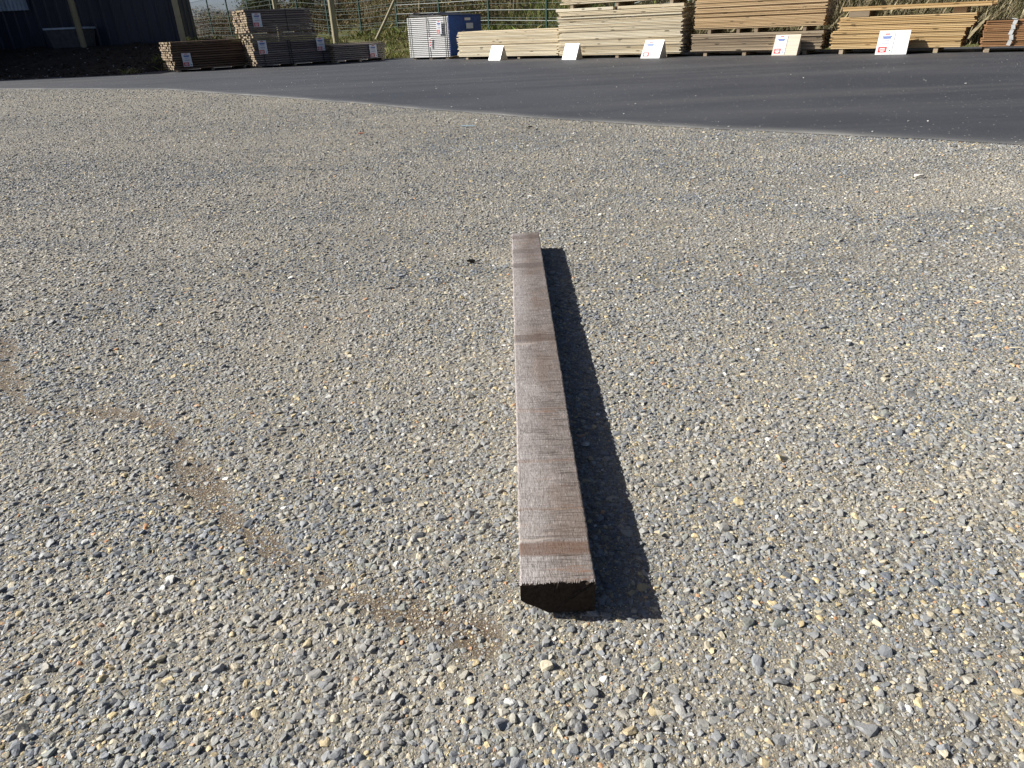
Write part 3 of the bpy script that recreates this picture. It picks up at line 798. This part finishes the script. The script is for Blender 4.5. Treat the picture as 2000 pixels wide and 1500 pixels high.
# ------------------------------------------------------------------ building on the left
def building():
    t = empty('warehouse', (-9.85, 24.5, .3)); tag(t, 'navy corrugated metal warehouse wall in the shade at the left', 'building')
    def ribbed(name, p0, p1, zb, zt, mat, step=.34, depth=.035):
        # trapezoid sheet between two plan points, ribs stand out to the right-hand side of p0->p1
        p0 = Vector((*p0, 0)); p1 = Vector((*p1, 0)); d = (p1 - p0); L = d.length; d.normalize(); nn = Vector((d.y, -d.x, 0))
        pts = []; s = 0
        while s < L - .001:
            for q, o in ((0, 0), (.22, 0), (.25, depth), (.31, depth)):
                if s + q < L: pts.append(p0 + d * (s + q) + nn * o)
            s += step
        pts.append(p1)
        b = MB(); k = len(pts)
        b.add([(*p.xy, zb) for p in pts] + [(*p.xy, zt) for p in pts], [(i, i + 1, k + i + 1, k + i) for i in range(k - 1)])
        ob = b.obj(name, mat, t); sm_ = ob.modifiers.new('thick', 'SOLIDIFY'); sm_.thickness = .01; sm_.offset = 0
        return ob
    # local coordinates: origin at the front right corner
    H1, H2 = 3.1, 4.75
    ribbed('wall', (-6.3, 0), (0, 0), -.2, H1, M['navy'])
    ribbed('wall', (0, 0), (0, 1.2), -.2, H1, M['navy'])
    ribbed('wall', (-6.3, -4.75), (-6.3, 0), -.6, H2, M['navy'])
    ribbed('wall', (-22, -4.75), (-6.3, -4.75), -.6, H2, M['navy'])
    MB().box((-3.1, .6, H1 + .04), (6.45, 1.5, .08)).obj('roof', M['roof'], t)
    MB().box((-14.2, -.9, H2 + .05), (15.9, 7.8, .10)).obj('roof', M['roof'], t)
    MB().box((.03, -.03, H1 / 2 - .1), (.10, .10, H1 + .18)).obj('corner_trim', M['navy'], t)
    MB().box((-3.15, 1.22, H1 / 2 - .1), (6.3, .05, H1 + .1)).obj('wall', M['navy'], t)
    w = ribbed('window', (-6.28, -.07), (-4.42, -.07), 1.42, 2.4, M['frost'], .12, .03)
    MB().box((-4.39, -.06, 1.9), (.07, .09, 1.0)).obj('window_frame', M['navy'], t)
building()

def bz(x, y): return float(bank_h(np.array(float(x)), np.array(float(y))))
def wood_post(label, x, y, h, r, name='wooden_post'):
    o = MB(); z = bz(x, y) - .06
    b = MB(); b.tube((0, 0, 0), (0.01, 0, h * .5), r * 1.04, r, 12, False); b.tube((.01, 0, h * .5), (.0, 0.01, h), r, r * .95, 12)
    ob = b.obj(name, M['post'], None, (x, y, z), smooth=False); return tag(ob, label, 'post')
wood_post('round wooden post in front of the navy wall beside the pale tank', -12.51, 23.6, 3.2, .085)
wood_post('round wooden post near the right corner of the navy wall', -9.36, 23.3, 3.2, .08)
wood_post('round wooden post rising behind the gap beside the grey stack', -5.58, 27.0, 3.0, .10)
wood_post('thin wooden post behind the top of the tallest dark stack', -8.05, 29.0, 3.2, .07)
b = MB(); b.tube((0, 0, 0), (.42, 0, .62), .055, .05, 10, False); b.tube((.42, 0, .62), (.98, .25, 1.55), .05, .045, 10)
tag(b.obj('leaning_pole', M['post'], None, (-4.22, 27.0, bz(-4.22, 27.0) - .03)), 'slanting wooden pole leaning up to the fence above the grass', 'pole')

# pale tank by the wall
t = empty('water_tank', (-13.0, 24.0, bz(-13.0, 24.0) - .05)); tag(t, 'low grey streaked tank with a pale rim at the foot of the navy wall', 'tank')
b = MB(); b.add([(-.50, -.28, 0), (.50, -.28, 0), (.50, .28, 0), (-.50, .28, 0), (-.58, -.32, .52), (.58, -.32, .52), (.58, .32, .52), (-.58, .32, .52)], [(3, 2, 1, 0), (4, 5, 6, 7), (0, 1, 5, 4), (1, 2, 6, 5), (2, 3, 7, 6), (3, 0, 4, 7)])
b.obj('body', M['concrete'], t)
b = MB(); b.box((0, -.33, .54), (1.22, .05, .05)); b.box((0, .33, .54), (1.22, .05, .05)); b.box((-.6, 0, .54), (.05, .61, .05)); b.box((.6, 0, .54), (.05, .61, .05)); b.obj('rim', M['frost'], t)

# dark blue roof far behind the bushes
t = empty('far_building', (-8.5, 62, 1.5)); tag(t, 'dark blue-grey roof showing above the bushes beyond the fence', 'building')
MB().box((0, 0, 1.2), (6, 5, 2.6)).obj('wall', M['concrete'], t)
b = MB(); b.add([(-3.3, -2.8, 2.5), (3.3, -2.8, 2.5), (3.3, 2.8, 2.5), (-3.3, 2.8, 2.5), (-3.3, 0, 4.2), (3.3, 0, 4.2)], [(0, 1, 5, 4), (2, 3, 4, 5), (0, 4, 3), (1, 2, 5), (0, 3, 2, 1)]); b.obj('roof', M['roof'], t)

# ------------------------------------------------------------------ mesh fence
def fence():
    t = empty('mesh_fence', (float(FP[2, 0]), float(FP[2, 1]), .4)); tag(t, 'dark green welded mesh fence running behind the timber stacks', 'fence')
    o = Vector(t.location)
    pts = [Vector((p[0], p[1], bz(p[0], p[1]))) for p in FP[1:16]]
    for p in pts:
        b = MB(); b.box((0, 0, .98), (.06, .06, 2.06), Matrix.Rotation(math.atan2(FD[1], FD[0]), 3, 'Z')); b.obj('post', M['fence'], t, p - o)
    for a, b_ in zip(pts[:-1], pts[1:]):
        d = b_ - a; L = d.length; u = d.normalized()
        near = a.y < 32
        m = MB(); nv = 50 if near else 25
        for k in range(1, nv):
            q = u * (L * k / nv)
            m.box(q + Vector((0, 0, 1.02)), (.005, .005, 1.84), None)
        for k in range(10):
            z = .12 + k * .2
            m.tube(Vector((0, 0, z)), u * L + Vector((0, 0, z)), .0055, n=4, caps=False)
        m.obj('mesh_panel', M['wire'], t, a - o)
        rl = MB()
        for z in [.14 + .3 * i_ for i_ in range(7)]: rl.tube(Vector((0, 0, z)) + Vector((FN[0], FN[1], 0)) * -.02, u * L + Vector((0, 0, z)) + Vector((FN[0], FN[1], 0)) * -.02, .008, n=5, caps=False)
        rl.obj('fold_wire', M['foldwire'] if near else M['wire'], t, a - o)
fence()

# ------------------------------------------------------------------ vegetation
def cards(n, pos, size, colr, up=.0, aspect=.55):
    """n small leaf quads at pos"""
    r = rng
    d = r.normal(size=(n, 3)); d[:, 2] = d[:, 2] * (1 - up) + up * np.abs(r.normal(size=n)) * 2.0
    d /= np.linalg.norm(d, axis=1)[:, None]
    e = np.cross(d, r.normal(size=(n, 3))); e /= np.linalg.norm(e, axis=1)[:, None]
    s = size[:, None]
    a = pos - d * s * .5; b = pos + e * s * aspect * .5; c = pos + d * s * .5; f = pos - e * s * aspect * .5
    V = np.stack([a, b, c, f], 1).reshape(-1, 3)
    return V, np.arange(4 * n).reshape(n, 4), np.repeat(colr, 4, 0)
def blades(n, pos, h, w, colr, lean=.35, dirv=None):
    th = rng.uniform(0, 6.283, n); e = np.c_[np.cos(th), np.sin(th), np.zeros(n)]
    l = rng.normal(scale=lean, size=(n, 2))
    if dirv is not None: l = l + np.array(dirv)
    tip = pos + np.c_[l * h[:, None], h]
    mid = pos + np.c_[l * h[:, None] * .3, h * .55]
    V = np.stack([pos - e * w[:, None], pos + e * w[:, None], mid + e * w[:, None] * .7, tip, mid - e * w[:, None] * .7], 1).reshape(-1, 3)
    return V, np.arange(5 * n).reshape(n, 5), np.repeat(colr, 5, 0)
def stuff(name, label, cat, VFC, mat, parent=None, kind='stuff'):
    V, F, C = VFC
    me = fast_mesh(name, V, F, mat)
    a = me.color_attributes.new('tint', 'FLOAT_COLOR', 'POINT'); a.data.foreach_set('color', np.c_[C, np.ones(len(C))].astype(np.float32).ravel())
    o = link(name, me, parent)
    if kind: tag(o, label, cat, kind=kind)
    return o
def pal(n, cols, w):
    cols = np.array(cols); w = np.array(w, float); w /= w.sum()
    return cols[rng.choice(len(cols), n, p=w)] * rng.uniform(.75, 1.25, (n, 1))
# bramble thicket behind the fence
n = 190000
s_ = rng.uniform(-6, 30, n); e_ = 1.0 + rng.random(n) ** 1.0 * 7.5
px = FP[2, 0] + FD[0] * s_ + FN[0] * e_; py = FP[2, 1] + FD[1] * s_ + FN[1] * e_
cl = fbm(px * .55, py * .55, 3, 81)
hh = np.clip((cl - .28) * 5.2, .0, 2.4) * ss((26.5 - s_) / 5 + .2)
sky_gap = ss((s_ + 6) / 13)                                  # lower growth towards the navy building
hh = hh * (.45 + .55 * sky_gap)
hedge = (.75 + 1.5 * fbm(px * .8 + 3, py * .8, 3, 83)) * (1 - ss((s_ - 9) / 4))   # a continuous low hedge at the far end
hh = np.maximum(hh, hedge)
pz = bank_h(px, py) + hh * rng.random(n) ** .8
k = hh > .05
p3 = np.c_[px, py, pz][k]; nk = len(p3)
colr = pal(nk, [(.16, .14, .055), (.10, .12, .035), (.24, .17, .09), (.33, .25, .14), (.19, .10, .06), (.06, .07, .025)], [.2, .2, .24, .18, .10, .08])
stuff('bramble_thicket', 'dense brown and olive bramble growth on the bank behind the mesh fence', 'brambles', cards(nk, p3, rng.uniform(.035, .105, nk), colr, .2), M['leaf'])
# bare stems among it
m = 2600
s_ = rng.uniform(-5, 27, m); e_ = 1.0 + rng.random(m) * 5
q = np.c_[FP[2, 0] + FD[0] * s_ + FN[0] * e_, FP[2, 1] + FD[1] * s_ + FN[1] * e_]
q3 = np.c_[q, bank_h(q[:, 0], q[:, 1]) - .02]
stuff('dead_stems', 'thin dry stems standing among the brambles behind the fence', 'stems', blades(m, q3, rng.uniform(.6, 1.9, m), rng.uniform(.006, .012, m), pal(m, [(.26, .20, .12), (.16, .12, .08), (.34, .28, .18)], [1, 1, .6]), .22), M['blade'])

def scatter_grass(name, label, n, fx, hgt, wid, cols, w, lean=.35, dirv=None):
    p = fx(n); p3 = np.c_[p, bank_h(p[:, 0], p[:, 1]) - .015]; n = len(p3)
    stuff(name, label, 'grass', blades(n, p3, rng.uniform(*hgt, n), rng.uniform(*wid, n), pal(n, cols, w), lean, dirv), M['blade'])
def mid_area(n):
    x = rng.uniform(-9.5, 3.5, n); y = edge_y(x) + .25 + rng.random(n) ** 1.3 * 9
    e = (x - FP[0, 0]) * FN[0] + (y - FP[0, 1]) * FN[1]
    k = (e < 7) & (fbm(x * 1.4, y * 1.4, 2, 55) > .30); return np.c_[x, y][k]
scatter_grass('green_grass', 'short green and yellowing grass on the strip in front of the fence', 30000, mid_area, (.04, .16), (.006, .013), [(.12, .16, .035), (.18, .21, .05), (.28, .25, .10), (.36, .29, .15)], [.3, .3, .24, .16], .6)
def fence_bank(n):
    s_ = rng.uniform(19, 34, n); e_ = rng.uniform(-.6, 7.5, n)
    return np.c_[FP[2, 0] + FD[0] * s_ + FN[0] * e_, FP[2, 1] + FD[1] * s_ + FN[1] * e_]
scatter_grass('long_green_grass', 'long green grass on the slope beyond the mesh fence', 24000, fence_bank, (.10, .42), (.007, .015), [(.12, .17, .035), (.18, .22, .05), (.30, .25, .11), (.17, .125, .06)], [.34, .24, .22, .2], .6)
def right_bank(n):
    x = rng.uniform(3.5, 13.5, n); y = edge_y(x) + .25 + rng.random(n) ** 1.4 * 6.5; return np.c_[x, y]
scatter_grass('dry_grass', 'long pale dry grass on the bank behind the golden boards', 42000, right_bank, (.18, .6), (.005, .011), [(.34, .29, .18), (.24, .20, .12), (.16, .14, .07), (.12, .13, .05)], [.32, .3, .22, .16], .35, (.15, -.25))

# leafy bush standing up against the sky beside the building
def bush(label, x, y, h, r):
    z = bz(x, y) - .05
    t = empty('bush', (x, y, z)); tag(t, label, 'bush')
    b = MB(); tips = []
    for k in range(9):
        a = random.uniform(0, 6.28); q = Vector((math.cos(a) * r * random.uniform(.3, .8), math.sin(a) * r * random.uniform(.3, .8), h * random.uniform(.55, .95)))
        m_ = q * .5 + Vector((random.uniform(-.1, .1), random.uniform(-.1, .1), .15)); b.tube((0, 0, 0), m_, .035, .022, 6, False); b.tube(m_, q, .022, .008, 6); tips += [q, m_ * .6 + q * .4]
    b.obj('stem', M['bark'], t)
    pts = []
    for q in tips:
        n_ = 420; d = rng.normal(size=(n_, 3)) * np.array([.30, .30, .22]) * h / 2.4; pts.append(np.array(q) + d)
    p = np.concatenate(pts); p = p[p[:, 2] > .1]
    V_, F_, C_ = cards(len(p), p, rng.uniform(.05, .11, len(p)), pal(len(p), [(.13, .16, .05), (.09, .12, .035), (.20, .19, .08), (.22, .16, .09)], [.35, .3, .2, .15]), .1)
    stuff('crown', None, None, (V_, F_, C_), M['leaf'], t, kind=None)
for k_, dd, hh_, rr_, lb in ((2.55, 1.4, 2.7, 1.1, 'light green bush against the sky right of the navy building'), (4.3, 1.6, 2.9, 1.3, 'green bush behind the fence above the tallest dark stack')):
    q_ = np.array([FP[2, 0] + FD[0] * 2.75 * k_ + FN[0] * dd, FP[2, 1] + FD[1] * 2.75 * k_ + FN[1] * dd]); bush(lb, float(q_[0]), float(q_[1]), hh_, rr_)

# clods and bits of litter on the soil
def small_rocks(name, label, pts, sizes, mat, cat='stones', zf=None):
    Vs, Fs = [], []; o = 0
    for k, (p, s) in enumerate(zip(pts, sizes)):
        v, f = rock(500 + k % 37, ICO1); v = v * s * np.array([1, 1, .75]); Vs.append(v + np.array(p) + np.array([0, 0, s * .25])); Fs.append(f + o); o += len(v)
    return tag(link(name, fast_mesh(name, np.concatenate(Vs), np.concatenate(Fs), mat)), label, cat, kind='stuff')
x = rng.uniform(-16, -8.9, 900); y = edge_y(x) + .05 + rng.random(900) ** 1.5 * 4.5
small_rocks('soil_clods', 'dark clods scattered over the shaded soil bank', np.c_[x, y, bank_h(x, y)], rng.uniform(.015, .06, 900), M['soil'])
x = rng.uniform(-16, -8.9, 150); y = edge_y(x) + .05 + rng.random(150) ** 1.8 * 4.0
small_rocks('soil_pebbles', 'small pale pebbles scattered over the shaded soil bank', np.c_[x, y, bank_h(x, y)], rng.uniform(.010, .030, 150), M['speck'])
x = rng.uniform(-9, 9, 900); y = seam_y(x) + rng.random(900) * 11; k = (y < edge_y(x) - 2.0)
small_rocks('loose_chippings', 'pale chippings strewn over the dark newer asphalt', np.c_[x[k], y[k], np.full(k.sum(), ZN)], rng.uniform(.0025, .008, k.sum()) * rng.choice([1, 1, 1, 1.8], k.sum()), M['speck'])
x = rng.uniform(-6, 5, 300); y = rng.uniform(2.4, 8, 300); k = y < seam_y(x) - .1
small_rocks('scattered_chippings', 'pale chippings lying about on the old asphalt', np.c_[x[k], y[k], hz(x[k], y[k])], rng.uniform(.003, .008, k.sum()), M['speck'])

# ------------------------------------------------------------------ small loose things
def lump(name, label, cat, x, y, s, mat, sc=(1, 1, 1), z=0.0):
    v, f = rock(int(abs(x * 1000 + y * 77)) + 3, ICO2); v = v * np.array(sc) * s
    return tag(link(name, fast_mesh(name, v, f, mat), None, (x, y, z + s * sc[2] * .5 + .004)), label, cat)
lump('bitumen_lump', 'black bitumen lump lying left of the far end of the beam', 'lump', -.13, 2.47, .016, M['bitumen'], (1.5, .9, .8))
lump('bitumen_lump', 'small black lump on the old asphalt just short of the dark seam', 'lump', .24, 6.06, .02, M['bitumen'], (1.4, .9, .7))
lump('white_stone', 'single white stone on the old asphalt at the right', 'stone', 2.11, 3.55, .020, M['pale'], (1.3, 1, .8))
lump('pebble', 'small grey pebble lying in the shadow of the beam', 'stone', .145, 1.20, .009, M['speck'], (1.2, 1, .8))
lump('pebble', 'round tan pebble beside the near part of the beam shadow', 'stone', .235, .915, .0065, M['straw'], (1, 1, .9))
lump('leaf_scrap', 'curled rusty leaf scrap far left of the pale blue strip', 'leaf', -1.17, 6.16, .022, M['rust'], (1.6, .8, .4))
b = MB(); b.box((0, 0, .006), (.115, .014, .008), Matrix.Rotation(R_(-6), 3, 'Z'), .002)
tag(b.obj('plastic_strip', M['plastic'], None, (-.275, 6.27, .008)), 'thin pale blue plastic strip lying on the old asphalt', 'litter')
def straw(label, pts, r):
    b = MB()
    for a, c in zip(pts[:-1], pts[1:]): b.tube(a, c, r, r * .9, 6)
    return tag(b.obj('straw', M['straw'], None), label, 'straw')
straw('curved dry straw on the asphalt at the right', [(1.31, 1.875, .012), (1.335, 1.868, .014), (1.355, 1.855, .015), (1.37, 1.84, .012)], .0013)
straw('pale twig at the far right edge of the asphalt', [(1.245, 1.545, .012), (1.262, 1.538, .015), (1.285, 1.53, .012)], .0018)
